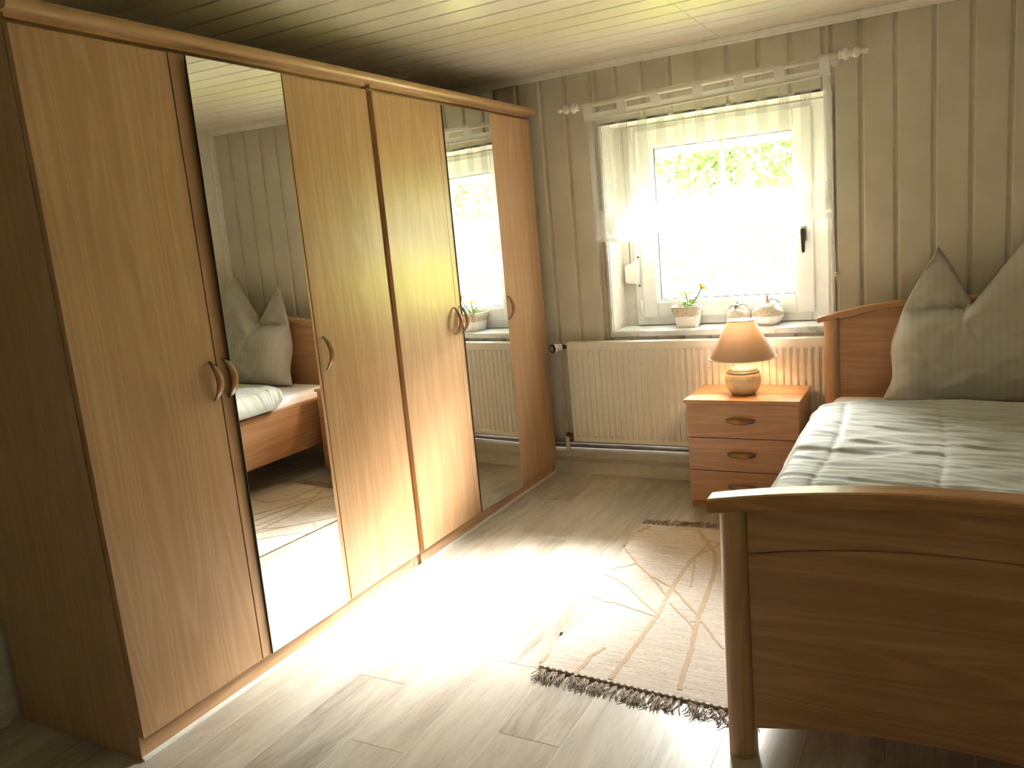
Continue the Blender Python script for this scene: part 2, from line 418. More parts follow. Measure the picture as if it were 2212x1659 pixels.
# handle, hinges
bm = bmesh.new(); B(bm, (1.318, FY-.026, 1.195), (1.346, FY-.018, 1.268), .005); lathe(bm, (1.332, FY-.03, 1.245), [(.011, -.014), (.011, .012)], 16, axis=1)
hs = obj('handle_base', bm, steel, win)
bm = bmesh.new(); loft(bm, [[(1.332+sx*w, FY-.05+sy*.007, z) for sx, sy in ((-1, -1), (1, -1), (1, 1), (-1, 1))] for z, w in ((1.256, .008), (1.245, .0105), (1.2, .009), (1.15, .007), (1.140, .004))])
obj('handle', bm, dark_metal, win)
for z in (.86, 1.77):
    o = obj('hinge_cover', lathe(bmesh.new(), (.484, FY-.026, z), [(.004, 0), (.0085, .004), (.0085, .075), (.004, .08)], 14), pvc, win, True)
# roller shutter end bar outside the glass
bm = bmesh.new()
for k in range(3): B(bm, (.46, FY+.09, 1.695+k*.052), (1.43, FY+.105, 1.743+k*.052), .006)
obj('shutter_slats', bm, pvc, win)
# exterior sill
box('outer_sill', (.40, W+.25, OZ0+.0), (1.46, W+.52, OZ0+.03), grey_marble, win, .004)

# strap winder on the left reveal with its strap and a small wire clip
wb = empty('strap_winder', (.415, FY-.01, 1.02), 'white plastic shutter strap winder on the window reveal', 'strap winder')
prof = [(.402, 1.045), (.41, 1.034), (.475, 1.030), (.480, 1.036), (.480, 1.158), (.470, 1.158), (.402, 1.128)]
bm = extrude_profile(bmesh.new(), prof, 1, FY-.035, FY+.012); bmesh.ops.bevel(bm, geom=list(bm.edges), offset=.004, segments=2, affect='EDGES')
obj('housing', bm, pvc, wb)
for z in (1.158, 1.005): box('bracket', (.464, FY-.004, z), (.482, FY+.003, z+.027), pvc, wb, .002)
for z in (1.173, 1.018): obj('screw', lathe(bmesh.new(), (.473, FY-.007, z), [(.005, 0), (.005, .004)], 10, axis=1), dark_metal, wb)
box('strap', (.432, FY-.028, 1.14), (.437, FY-.027, 1.85), plain('grey_strap', (120, 116, 108), .9), wb)

# ------------------------------------------------------------------ outside: meadow, grass, trees
def gz(x, y): return .25+.155*(y-3.2)+.10*noise.noise((x*.35, y*.35, 0))+.004*x*0
t = NT('meadow_soil_and_turf'); n = t.noise(t.coord(scale=(3, 3, 3)), 1, 6, .7)
t.p(t.ramp(n, [(.3, lin(70, 84, 28)), (.5, lin(96, 100, 36)), (.7, lin(120, 116, 62))]), .9, 0.0); turf = t.m
bm = bmesh.new(); NX, NY = 40, 44
gv = [[bm.verts.new((-14+28*i/NX+.9, 3.22+(j/NY)**1.5*44, 0)) for i in range(NX+1)] for j in range(NY+1)]
for r in gv:
    for v in r: v.co.z = gz(v.co.x, v.co.y)
for j in range(NY):
    for i in range(NX): bm.faces.new((gv[j][i], gv[j][i+1], gv[j+1][i+1], gv[j+1][i]))
g = obj('ground', bm, turf, None, True); tag(g, 'sunlit meadow slope rising outside the window', 'meadow', kind='structure')
def blade_mat(nm, a, b):
    t = NT(nm); n = t.noise(t.coord(scale=(2, 2, 2)), 1, 4)
    c = t.ramp(n, [(.35, lin(*a)), (.65, lin(*b))]); t.p(c, .9, 0.0)
    return t.m
grass_ms = [blade_mat('grass_yellow_green', (98, 104, 32), (122, 122, 52)), blade_mat('grass_green', (62, 92, 30), (84, 108, 40)), blade_mat('dry_grass', (146, 138, 92), (170, 162, 118))]
rv = random.Random(3); V = []; F = []; MI = []
for k in range(64000):
    d = 4.3+6.6*rv.random()**1.35
    hw = (d+1.2)*.42
    cx = (1.939-.235*(d+1.225)+rv.uniform(-1, 1)*hw*.6) if k % 2 else (-1.939+.68*(d+1.225)+rv.uniform(-1, 1)*hw*.6)
    h = rv.uniform(.02, .08); a = rv.uniform(0, 2*PI); w = rv.uniform(.003, .009)*(1+.12*(d-3.3)); l = rv.uniform(.02, .09)
    z = gz(cx, d)-.01; b = len(V)
    ux, uy = math.cos(a), math.sin(a); la = rv.uniform(0, 2*PI)
    V += [(cx-ux*w, d-uy*w, z), (cx+ux*w, d+uy*w, z), (cx+math.cos(la)*l, d+math.sin(la)*l, z+h)]
    F.append((b, b+1, b+2)); q = rv.random(); MI.append(0 if q < .50 else (1 if q < .70 else 2))
me = bpy.data.meshes.new('meadow_grass'); me.from_pydata(V, [], F)
for m in grass_ms: me.materials.append(m)
me.polygons.foreach_set('material_index', MI)
go = link_mesh('meadow_grass', me, grass_ms, None, (0, 0, 0)); tag(go, 'yellow green grass blades covering the meadow outside', 'grass', kind='stuff')

bark = plain('brown_bark', (92, 76, 60), .9)
leaf_ms = [blade_mat('leaf_fresh', (62, 90, 38), (88, 112, 52)), blade_mat('leaf_dark', (46, 72, 32), (66, 92, 44))]
def tree(x, y, h, r, seed, label):
    rr = random.Random(seed); z0 = gz(x, y)
    t = empty('tree', (x, y, z0), label, 'tree', 'trees beyond the meadow')
    bm = tube(bmesh.new(), [(x, y, z0-.1), (x+.05, y, z0+h*.35), (x-.05, y+.05, z0+h*.7)], [.16, .11, .05], 8)
    for k in range(5):
        a = rr.uniform(0, 2*PI); zz = z0+h*rr.uniform(.2, .6)
        tube(bm, [(x, y, zz), (x+math.cos(a)*r*.6, y+math.sin(a)*r*.6, zz+h*.2)], [.06, .02], 6)
    obj('trunk', bm, bark, t, True)
    V = []; F = []; MI = []
    blobs = [(x+rr.uniform(-.62, .62)*r, y+rr.uniform(-.62, .62)*r, z0+h*(rr.uniform(.02, .3) if q_ < 9 else rr.uniform(.25, .95)), r*rr.uniform(.32, .48)) for q_ in range(26)]
    for k in range(8000):
        c = rr.choice(blobs); d = Vector((rr.gauss(0, 1), rr.gauss(0, 1), rr.gauss(0, 1))).normalized()*c[3]*rr.uniform(.6, 1.05)
        p = Vector(c[:3])+d; s = rr.uniform(.05, .12)
        u = Vector((rr.uniform(-1, 1), rr.uniform(-1, 1), rr.uniform(-1, 1))).normalized(); w = u.orthogonal().normalized()
        b = len(V); V += [tuple(p-u*s), tuple(p+w*s*.5), tuple(p+u*s), tuple(p-w*s*.5)]; F.append((b, b+1, b+2, b+3)); MI.append(int(rr.random() < .45))
    me = bpy.data.meshes.new('crown'); me.from_pydata([tuple(Vector(v)-Vector((x, y, z0))) for v in V], [], F)
    for m in leaf_ms: me.materials.append(m)
    me.polygons.foreach_set('material_index', MI)
    link_mesh('crown', me, leaf_ms, t, (x, y, z0))
for i, (x, y, h, r) in enumerate(((-9.0, 13.6, 4.2, 1.75), (-5.1, 13.2, 4.6, 1.75), (-1.2, 13.5, 4.2, 1.75), (2.7, 13.3, 4.4, 1.75), (6.6, 13.6, 4.3, 1.75), (10.5, 13.2, 4.6, 1.75))):
    tree(x, y, h, r, 40+i, 'lower leafy green tree at the top of the meadow outside')
for i, (x, y, h, r) in enumerate(((-8.4, 18.6, 6.6, 2.2), (-3.4, 18.2, 6.8, 2.2), (1.4, 18.6, 6.6, 2.2), (6.2, 18.2, 6.7, 2.2), (11.0, 18.5, 6.6, 2.2))):
    tree(x, y, h, r, 60+i, 'taller leafy green tree standing behind the lower trees outside')

# ------------------------------------------------------------------ wardrobes
def handle_mesh(name, L=.122, proj=.034, horizontal=False):
    """bow handle: wooden middle, metal tips; local frame: z along, x out of the door"""
    bm = bmesh.new(); n = 15; pts = []; 
    prevr = None; rings = []
    for i in range(n):
        s = i/(n-1); zz = (s-.5)*L; xx = .002+proj*math.sin(PI*s)**.8
        w = .0055+.0085*math.sin(PI*s)**.7; th = .004+.004*math.sin(PI*s)
        ds = math.cos(PI*s)*.9
        nrm = Vector((1, 0, -ds*.0)).normalized()
        ring = []
        for k in range(8):
            a = 2*PI*k/8; ring.append(Vector((xx+math.cos(a)*th, math.sin(a)*w, zz)))
        rings.append(ring)
    R = [[bm.verts.new(p) for p in r] for r in rings]
    for i in range(n-1):
        for k in range(8):
            f = bm.faces.new((R[i][k], R[i][(k+1) % 8], R[i+1][(k+1) % 8], R[i+1][k])); f.material_index = 1 if (i < 3 or i >= n-4) else 0; f.smooth = True
    bm.faces.new(R[0][::-1]).material_index = 1; bm.faces.new(R[-1]).material_index = 1
    bmesh.ops.recalc_face_normals(bm, faces=bm.faces)
    if horizontal:
        # z -> x, x(out) -> -y, y -> z
        for v in bm.verts: v.co = Vector((v.co.z, -v.co.x, v.co.y))
        bmesh.ops.recalc_face_normals(bm, faces=bm.faces)
    me = bpy.data.meshes.new(name); bm.to_mesh(me); bm.free(); return me
handle_wood = wood('handle_beech', 2, (186, 140, 92), (150, 104, 62))
tip_metal = plain('pewter_handle_tip', (142, 134, 124), .35, .5, .85)
HM = handle_mesh('handle'); 
ZB, ZT = .0689, 1.9398
def wardrobe(y0, doors, label, base, right_end):
    w = 3*.45
    root = empty('wardrobe', (-.3, y0+w/2, 0), label, 'wardrobe', 'beech wardrobes in a row')
    xb, xf = -.585, -.022
    for yy in (y0, y0+w-.018):
        box('side_panel', (xb, yy+.0005, 0), (xf, yy+.0175, ZT+.012), beech_z, root, .0008)
    box('back_panel', (xb, y0+.018, .06), (xb+.004, y0+w-.018, ZT), beech_z, root)
    box('bottom_panel', (xb+.004, y0+.018, ZB), (xf-.002, y0+w-.018, ZB+.018), beech_y, root)
    box('top_panel', (xb, y0+.018, ZT-.006), (xf, y0+w-.018, ZT+.012), beech_y, root)
    box('plinth', (xf-.018, y0+.018, .0), (xf-.001, y0+w-.018, ZB-.0005), beech_y, root, .001)
    for k in (1, 2): box('divider', (xb+.02, y0+k*.45-.009, ZB+.018), (xf-.002, y0+k*.45+.009, ZT-.006), beech_z, root)
    # cornice: recessed rail plus rounded nosing that overhangs the doors
    box('cornice_rail', (xf-.03, y0, ZT+.0125), (xf+.018, y0+w, ZT+.024), beech_y, root)
    e0 = .012 if not right_end else 0.0; e1 = .022 if right_end else 0.0
    prof = [(-.22, ZT+.024), (.016, ZT+.024), (.024, ZT+.025), (.031, ZT+.031), (.033, ZT+.040), (.030, ZT+.050), (.022, ZT+.058), (.010, ZT+.062), (-.22, ZT+.062)]
    prof = [(-.585, ZT+.024)]+prof[1:-1]+[(-.585, ZT+.062)]
    cy0 = y0-e0 if not right_end else y0-.014; cy1 = y0+w+e1 if right_end else y0+w+.0165
    o = obj('cornice', extrude_profile(bmesh.new(), prof, 1, cy0, cy1), beech_y, root); smooth_by_angle(o, 40)
    for k in range(3):
        a, b = y0+k*.45, y0+(k+1)*.45
        mirror = doors[k][0]; ms = doors[k][1]
        lo = (-.019, a+.0022, ZB); hi = (0, b-.0022, ZT)
        d = box('door', lo, hi, beech_z, root, .0012)
        # dark reveal shows between door and carcass
        if mirror:
            mi_ = box('mirror', (-.0005, a+.042, ZB+.0), (.0045, b-.028, ZT-.006), mirror_m, d, .0008)
            if right_end:      # this door and its glass are hung a little askew
                d.rotation_euler.z = -.026; d.location.x += .004; mi_.rotation_euler.z = -.042; mi_.location.x += .0065
            else: mi_.rotation_euler.y = .0105
            me_ = box('mirror_edge', (-.0006, a+.0395, ZB), (.0040, a+.042, ZT-.006), black_rubber, d)
            if not right_end: me_.rotation_euler.y = .0105
        hy = a+.030 if ms < 0 else b-.027
        h = link_mesh('handle', HM, [handle_wood, tip_metal], d, (0.0005, hy, .995))
    return root
w1 = wardrobe(0.0, ((False, 1), (True, -1), (False, -1)), 'beech three-door wardrobe with mirror and an exposed side panel, farther from radiator', (0, 0), False)
w2 = wardrobe(1.382, ((False, 1), (True, -1), (False, -1)), 'beech three-door wardrobe with mirror, standing beside the radiator wall', (0, 0), True)
# cover strip in the gap between the two carcasses
o = box('cover_strip', (-.58, 1.3505, 0), (-.030, 1.3815, 1.95), beech_z, w1)
o = box('sealing_strip', (-.0215, .0, 0), (-.010, 2.732, .008), plain('white_sealant', (236, 234, 228), .4)); o.name = 'trim_3'
tag(o, 'thin white sealing strip along the wardrobe plinths', 'sealing strip', kind='structure')

# ------------------------------------------------------------------ radiator
rx0, rx1, rz0, rz1 = .132, 1.532, .198, .752
ry = W-.092      # front face
rad = empty('radiator', ((rx0+rx1)/2, W-.06, rz0), 'ivory ribbed panel radiator below the window', 'radiator')
bm = bmesh.new(); n = 42; pitch = (rx1-rx0-.03)/n; pts = []
def rowpts(z, amp):
    out = [(rx0, ry+.004, z), (rx0+.004, ry, z)]
    for k in range(n):
        a = rx0+.015+k*pitch
        for fr_, d in ((.10, 0), (.22, .0055), (.62, .0055), (.80, 0)):
            out.append((a+fr_*pitch, ry+d*amp*1.6, z))
    out += [(rx1-.004, ry, z), (rx1, ry+.004, z)]
    return out
loft(bm, [rowpts(z, a) for z, a in ((rz0, 0), (rz0+.024, 0), (rz0+.032, 1), (rz1-.048, 1), (rz1-.040, 0), (rz1-.012, 0))], closed=False)
back = [[(rx0, ry+.05, z), (rx1, ry+.05, z)] for z in (rz0, rz1-.012)]
fp = obj('front_panel', bm, rad_paint, rad)
sm = fp.modifiers.new('thick', 'SOLIDIFY'); sm.thickness = .0015; sm.offset = -1
box('rear_panel', (rx0+.004, ry+.042, rz0), (rx1-.004, ry+.056, rz1-.012), rad_paint, rad, .004)
bm = bmesh.new(); tp_ = []
extrude_profile(bm, [(ry-.001, rz1-.014), (ry-.001, rz1-.004), (ry+.003, rz1), (ry+.055, rz1), (ry+.058, rz1-.004), (ry+.058, rz1-.014)], 0, rx0-.002, rx1+.002)
obj('top_cover', bm, rad_paint, rad)
for a in (rx0-.002, rx1): box('side_cover', (a, ry+.002, rz0), (a+.002, ry+.056, rz1-.014), rad_paint, rad)
box('bottom_channel', (rx0, ry+.002, rz0-.001), (rx1, ry+.044, rz0+.002), rad_paint, rad)
for x in (.35, 1.32): box('wall_bracket', (x, ry+.056, rz0+.03), (x+.04, W-.001, rz1-.05), rad_paint, rad)
def turn(bm, c, a):
    bmesh.ops.rotate(bm, verts=bm.verts, cent=Vector(c), matrix=Matrix.Rotation(a, 3, 'Z')); return bm
# thermostat head (points away along the wall, a little into the room)
vx, vy, vz = rx0, ry+.032, .724
obj('valve_body', lathe(bmesh.new(), (vx, vy, vz), [(.008, -.05), (.012, -.045), (.013, -.03), (.008, -.028), (.008, -.012), (.011, -.012), (.011, 0)], 16, axis=0), dark_metal, rad, False)
TT = lambda bm: turn(bm, (vx-.045, vy, vz), 1.05)
th = obj('thermostat_head', TT(lathe(bmesh.new(), (vx-.05, vy, vz), [(.016, 0), (.021, -.004), (.0225, -.02), (.024, -.044), (.024, -.056), (.021, -.0565)], 24, axis=0)), pvc, rad, False); smooth_by_angle(th)
o = obj('end_ring', TT(lathe(bmesh.new(), (vx-.05, vy, vz), [(.0245, -.053), (.0245, -.060), (.022, -.063), (.016, -.063), (.016, -.060)], 24, axis=0)), black_plastic, th)
o = obj('end_cap', TT(lathe(bmesh.new(), (vx-.05, vy, vz), [(.0158, -.058), (.0158, -.0625), (.004, -.064)], 20, axis=0)), plain('grey_cap', (160, 160, 158), .4), th)
bm = bmesh.new()
for k in range(10):
    a = 2*PI*k/10; B(bm, (vx-.09, vy+math.cos(a)*.0225-.0012, vz+math.sin(a)*.0225-.0012), (vx-.066, vy+math.cos(a)*.0225+.0012, vz+math.sin(a)*.0225+.0012))
obj('grip_slot', TT(bm), black_plastic, th)
# lower lockshield valve with pipe going down into the casing
obj('return_valve', lathe(bmesh.new(), (rx0, ry+.032, .225), [(.009, 0), (.013, -.004), (.013, -.018), (.009, -.02), (.009, -.036), (.014, -.036), (.014, -.056), (.006, -.06)], 14, axis=0), brass_old, rad)
obj('return_pipe', tube(bmesh.new(), [(rx0-.047, ry+.032, .232), (rx0-.054, ry+.032, .215), (rx0-.055, ry+.034, .18), (rx0-.054, ry+.038, .130)], [.013, .012, .011, .015], 12), white_trim, rad, True)

# ------------------------------------------------------------------ curtain rod and blind
TILT = .030     # rise of rod and blind to the right over their length
def zt(x): return (x-.33)/1.17*TILT
RY = W-.08
rod = empty('curtain_rod', (.93, RY, 1.95), 'white wooden curtain rod with turned finials', 'curtain rod')
RZ = 1.958
obj('pole', tube(bmesh.new(), [(x, RY, RZ+zt(x)) for x in (.30, .9, 1.525)], .0135, 18), white_trim, rod, True)
def finial(x, sgn):
    c = (x, RY, RZ+zt(x))
    prof = [(.0135, 0), (.019, .002), (.019, .012), (.014, .014), (.024, .022), (.028, .032), (.024, .042), (.013, .05), (.018, .053), (.018, .058), (.012, .061), (.022, .068), (.026, .078), (.022, .089), (.012, .097), (.008, .103), (.009, .108), (.013, .114), (.015, .122), (.010, .131), (.003, .134)]
    prof = [(r*.92, h*sgn*.9) for r, h in prof]
    o = obj('finial', lathe(bmesh.new(), c, prof, 24, axis=0), white_trim, rod, True)
finial(.298, -1); finial(1.527, 1)
for x in (.315, 1.505):
    obj('bracket', lathe(bmesh.new(), (x, W, RZ+zt(x)-.014), [(.02, 0), (.02, -.006), (.009, -.008), (.009, -.074)], 16, axis=1), white_trim, rod)

bl = empty('roman_blind', (.92, RY, 1.28), 'sheer white striped voile blind gathered above the sill', 'blind')
BX0, BX1 = .330, 1.492
ZH = 1.905       # header
FX = [.33, .44, .54, .72, .888, 1.073, 1.28, 1.49]
FZ = [1.306, 1.300, 1.288, 1.334, 1.312, 1.328, 1.308, 1.337]
HZ = [1.274, 1.266, 1.262, 1.310, 1.288, 1.302, 1.290, 1.297]
def sheet(name, zlo, zhi, yoff, mat, par, x0=BX0, x1=BX1, nx=90, nz=26, amp=.004, seed=0, yb=0.0):
    bm = bmesh.new(); g = []
    for j in range(nz+1):
        tt = j/nz; row = []
        for i in range(nx+1):
            x = x0+(x1-x0)*i/nx; xx = x+.026*(1-tt)*(1-(x-x0)/(x1-x0))*.6
            a, b = zlo(x), zhi(x); z = a+(b-a)*tt
            y = RY+yoff+yb*(1-tt)+amp*noise.noise((x*9, z*2.5+seed, seed))*(1.3-tt)+.0015*math.sin(x*60+seed)
            row.append(bm.verts.new((xx, y, z)))
        g.append(row)
    for j in range(nz):
        for i in range(nx): bm.faces.new((g[j][i], g[j][i+1], g[j+1][i+1], g[j+1][i]))
    return obj(name, bm, mat, par, True)
fz = lambda x: interp(FX, FZ, x); hz = lambda x: interp(FX, HZ, x); hd = lambda x: ZH+zt(x)-.015
sheet('voile', fz, hd, 0.0, sheer_m, bl, amp=.006)
sheet('pleat', fz, lambda x: fz(x)+.075+.05*abs((x-.91)/.58)**2+.03*noise.noise((x*7, 1, 0))+.05*math.exp(-((x-.80)/.22)**2), .022, pleat_m, bl, amp=.008, seed=3, yb=-.02, nz=8)
sheet('pleat', lambda x: hz(x)+.004, lambda x: fz(x)+.10+.03*noise.noise((x*5, 4, 0))+.06*math.exp(-((x-.95)/.25)**2), .034, pleat_m, bl, amp=.008, seed=6, yb=-.008, nz=8)
sheet('bottom_hem', hz, lambda x: hz(x)+.024, .014, hem_m, bl, amp=.004, seed=8, nz=4)
sheet('side_hem', lambda x: fz(x), hd, .004, hem_m, bl, x0=BX0, x1=BX0+.036, nx=5, amp=.006)
sheet('side_hem', lambda x: fz(x), hd, .004, hem_m, bl, x0=BX1-.030, x1=BX1, nx=5, amp=.006)
# header tape and batten
bm = bmesh.new(); extrude_profile(bm, [(RY-.004, 0), (RY+.004, 0), (RY+.004, .012), (RY-.004, .012)], 0, BX0-.004, BX1+.004)
for v in bm.verts: v.co.z += ZH-.022+zt(v.co.x)
obj('header_batten', bm, plain('white_batten', (226, 220, 212), .6), bl)
sheet('header_tape', lambda x: ZH-.012+zt(x), lambda x: ZH+.012+zt(x), .003, tab_m, bl, amp=.001, nz=2)
for a, b, sh in ((.324, .370, 0), (.505, .549, 0), (.688, .736, -.022), (.885, .929, 0), (1.077, 1.119, 0), (1.260, 1.304, -.004), (1.450, 1.492, 0)):
    bm = bmesh.new(); rings = []
    zc = RZ+zt((a+b)/2); zb = ZH-.014+zt((a+b)/2)
    path = [(RY-.006, zb), (RY-.0155, zc-.012), (RY-.0155, zc+.004), (RY-.009, zc+.0135), (RY, zc+.0155), (RY+.009, zc+.0135), (RY+.0155, zc+.004), (RY+.0155, zc-.012), (RY+.005, zb)]
    for y_, z_ in path:
        k = sh*max(0, (z_-zb)/(zc-zb))
        rings.append([(a+k+(b-a)*q, y_, z_) for q in (0, .25, .5, .75, 1)])
    loft(bm, rings, closed=False, cap=False); obj('tab', bm, tab_m, bl, True)
# pull cord, eyelet and the loop below
cordm = plain('white_cord', (236, 233, 224), .8)
pc = empty('pull_cord', (1.498, W-.01, .80), 'thin white blind cord tied to a wall eyelet', 'cord')
obj('cord', tube(bmesh.new(), [(1.488, RY+.02, 1.345), (1.489, RY+.03, 1.28), (1.495, W-.03, 1.15), (1.4965, W-.018, 1.035)], .0016, 6), cordm, pc, True)
obj('loop', tube(bmesh.new(), [(1.497, W-.018, 1.035), (1.506, W-.014, 1.005), (1.511, W-.012, .96), (1.506, W-.012, .90), (1.510, W-.012, .84), (1.508, W-.012, .79)], .0016, 6), cordm, pc, True)
obj('loop', tube(bmesh.new(), [(1.497, W-.018, 1.035), (1.500, W-.013, .99), (1.504, W-.012, .95), (1.500, W-.012, .90), (1.503, W-.012, .85), (1.507, W-.012, .79)], .0014, 6), cordm, pc, True)
eb = lathe(bmesh.new(), (1.497, W-.016, 1.037), [(.0105, 0), (.0115, .004), (.0115, .012), (.009, .016)], 16, axis=1); obj('eyelet', eb, white_trim, pc)
obj('eyelet_hole', lathe(bmesh.new(), (1.497, W-.0165, 1.037), [(.004, 0), (.004, .002)], 12, axis=1), black_plastic, pc)

# ------------------------------------------------------------------ nightstand
NX0, NX1, NY0, NY1, NZ = .886, 1.384, 2.335, 2.680, .530
ns = empty('nightstand', ((NX0+NX1)/2, (NY0+NY1)/2, 0), 'beech nightstand with three drawers between radiator and bed', 'nightstand')
ns_top = wood('nightstand_top_beech', 0, (206, 162, 122), (178, 132, 94), rough=.24)
box('top', (NX0-.010, NY0-.014, NZ-.018), (NX1+.006, NY1, NZ), ns_top, ns, .002)
for a in (NX0, NX1-.016): box('side_panel', (a, NY0+.018, 0), (a+.016, NY1-.002, NZ-.018), beech_z, ns, .0006)
box('back_panel', (NX0+.016, NY1-.008, .03), (NX1-.016, NY1-.003, NZ-.018), beech_x, ns)
box('plinth', (NX0+.016, NY0+.022, 0), (NX1-.016, NY0+.036, .040), beech_x, ns, .0006)
NHM = handle_mesh('drawer_handle', .128, .026, True)
for z0, z1 in ((.350, .5085), (.192, .347), (.042, .189)):
    d = box('drawer', (NX0, NY0, z0), (NX1, NY0+.0175, z1), beech_x, ns, .0012)
    box('drawer_box', (NX0+.03, NY0+.0175, z0+.015), (NX1-.03, NY1-.03, z1-.03), beech_x, d)
    link_mesh('handle', NHM, [handle_wood, tip_metal], d, ((NX0+NX1)/2-.005, NY0-.0005, (z0+z1)/2+.004))

# table lamp
LX, LY = 1.119, 2.475
lamp = empty('table_lamp', (LX, LY, NZ), 'lit table lamp with cone shade and round pale ceramic foot', 'lamp')
cer = NT('cream_crackle_ceramic'); n = cer.noise(cer.coord(), 22, 5, .6, .4)
cer.p(cer.ramp(n, [(.3, lin(196, 184, 146)), (.55, lin(222, 212, 178)), (.75, lin(206, 202, 178))]), .28, .5); cer = cer.m
prof = [(.046, 0), (.052, .003), (.066, .018), (.077, .038), (.0825, .060), (.082, .078), (.076, .098), (.070, .106)]
o = obj('foot', lathe(bmesh.new(), (LX, LY, NZ), prof, 48), cer, lamp, True)
obj('foot_band', lathe(bmesh.new(), (LX, LY, NZ), [(.0745, .100), (.0735, .104), (.0700, .1085), (.066, .1115), (.060, .113)], 48), plain('grey_glaze_band', (112, 108, 104), .3), lamp, True)
obj('foot_shoulder', lathe(bmesh.new(), (LX, LY, NZ), [(.0655, .111), (.052, .124), (.036, .134), (.024, .139), (.019, .142), (.018, .150)], 40), cer, lamp, True)
obj('neck', lathe(bmesh.new(), (LX, LY, NZ), [(.018, .148), (.021, .150), (.021, .168), (.017, .172), (.017, .205)], 24), brass_old, lamp)
sh = NT('peach_lampshade_card'); sh.n.remove(sh.b)
df = sh.add('ShaderNodeBsdfDiffuse'); df.inputs[0].default_value = lin(182, 160, 144); tl = sh.add('ShaderNodeBsdfTranslucent'); tl.inputs[0].default_value = lin(206, 172, 142)
mx = sh.add('ShaderNodeMixShader'); mx.inputs[0].default_value = .055; sh.l.new(df.outputs[0], mx.inputs[1]); sh.l.new(tl.outputs[0], mx.inputs[2]); sh.l.new(mx.outputs[0], sh.out.inputs[0]); sh = sh.m
z0, z1, ra, rb = .172, .344, .150, .060
o = obj('lamp_shade', lathe(bmesh.new(), (LX, LY, NZ), [(ra, z0), (ra*.75+rb*.25, z0*.75+z1*.25), ((ra+rb)/2, (z0+z1)/2), (rb, z1)], 56, cap=False), sh, lamp, True)
piping = plain('pale_shade_piping', (236, 222, 200), .6)
for r_, z_ in ((ra, z0), (rb, z1)):
    bm = bmesh.new(); rings = []
    for i in range(57):
        a = 2*PI*i/56; c = Vector((LX+math.cos(a)*r_, LY+math.sin(a)*r_, NZ+z_)); rd = Vector((math.cos(a), math.sin(a), 0))
        rings.append([c+rd*.0028*math.cos(q)+Vector((0, 0, .0028*math.sin(q))) for q in (0, PI/3, 2*PI/3, PI, 4*PI/3, 5*PI/3)])
    loft(bm, rings, True, False); obj('shade_piping', bm, piping, o, True)
bm = bmesh.new()
for a in (0, 2.1, 4.2): tube(bm, [(LX+math.cos(a)*.014, LY+math.sin(a)*.014, NZ+.316), (LX+math.cos(a)*.059, LY+math.sin(a)*.059, NZ+.340)], .0015, 6)
lathe(bm, (LX, LY, NZ), [(.015, .312), (.017, .314), (.015, .318)], 16); obj('shade_carrier', bm, steel, lamp)
em = NT('lit_bulb_glass'); em.p((1, 1, 1, 1), .4); em.set(em.b, 'Emission Color', (1, .62, .28, 1)); em.set(em.b, 'Emission Strength', 4.0); em = em.m
obj('bulb', lathe(bmesh.new(), (LX, LY, NZ), [(.010, .204), (.013, .215), (.022, .235), (.026, .252), (.022, .270), (.012, .280), (.003, .283)], 24), em, lamp, True)
ld = bpy.data.lights.new('lamp_light', 'POINT'); ld.energy = 0.8; ld.color = (1, .66, .36); ld.shadow_soft_size = .028
lo_ = bpy.data.objects.new('lamp_light', ld); COL.objects.link(lo_); lo_.location = (0, 0, .245+.06); lo_.parent = lamp

# ------------------------------------------------------------------ bed
bed = empty('single_bed', (1.95, 1.63, 0), 'beech single bed with arched headboard and footboard', 'bed')
bed_dark = wood('bed_panel_beech', 0, (206, 162, 122), (178, 132, 94), rough=.35)
BC = 1.95
def arc(x, mid, end, half=.51): return mid-(mid-end)*((x-BC)/half)**2
def arch_bar(name, x0, x1, zl, zh, y0, y1, mat, parent, rnd=0.006, n=28):
    rings = []
    for i in range(n+1):
        x = x0+(x1-x0)*i/n; a, b = zl(x), zh(x); r = min(rnd, (b-a)*.4)
        rings.append([(x, y0+r*.3, a), (x, y0, a+r*.3), (x, y0, b-r), (x, y0+r*.3, b-r*.3), (x, y0+r, b), (x, y1-r, b), (x, y1-r*.3, b-r*.3), (x, y1, b-r), (x, y1, a+r*.3), (x, y1-r*.3, a)])
    o = obj(name, loft(bmesh.new(), rings), mat, parent); return o
FY0, FY1 = .585, .640
arch_bar('foot_rail', 1.441, 2.459, lambda x: arc(x, .690, .644), lambda x: arc(x, .728, .681), FY0-.006, FY1+.008, rail_wood, bed, .009)
def post(name, xa, xb, y0, y1, ztop, flip):
    # D-shaped post, rounded towards the room
    xc = (xa+xb)/2; hw = (xb-xa)/2; pr = []
    for k in range(13):
        a = PI*k/12; pr.append((xc-hw*math.cos(a), (y0+.028-.028*math.sin(a)) if not flip else (y1-.028+.028*math.sin(a))))
    pr += [(xb, y1), (xa, y1)] if not flip else [(xb, y0), (xa, y0)]
    o = obj(name, extrude_profile(bmesh.new(), pr, 2, 0, ztop), beech_z, bed); smooth_by_angle(o, 40)
for xa in (1.463, 2.371): post('foot_post', xa, xa+.066, FY0, FY1, .654, False)
for xa in (1.463, 2.371):
    pass
arch_bar('foot_panel', 1.5295, 2.3705, lambda x: arc(x, .588, .546, .42), lambda x: arc(x, .6895, .651, .42), FY0+.020, FY0+.038, bed_dark, bed, .003)
arch_bar('foot_panel', 1.5295, 2.3705, lambda x: arc(x, .128, .082, .42), lambda x: arc(x, .5865, .5445, .42), FY0+.018, FY0+.040, bed_dark, bed, .006)
HY0, HY1 = 2.612, 2.664
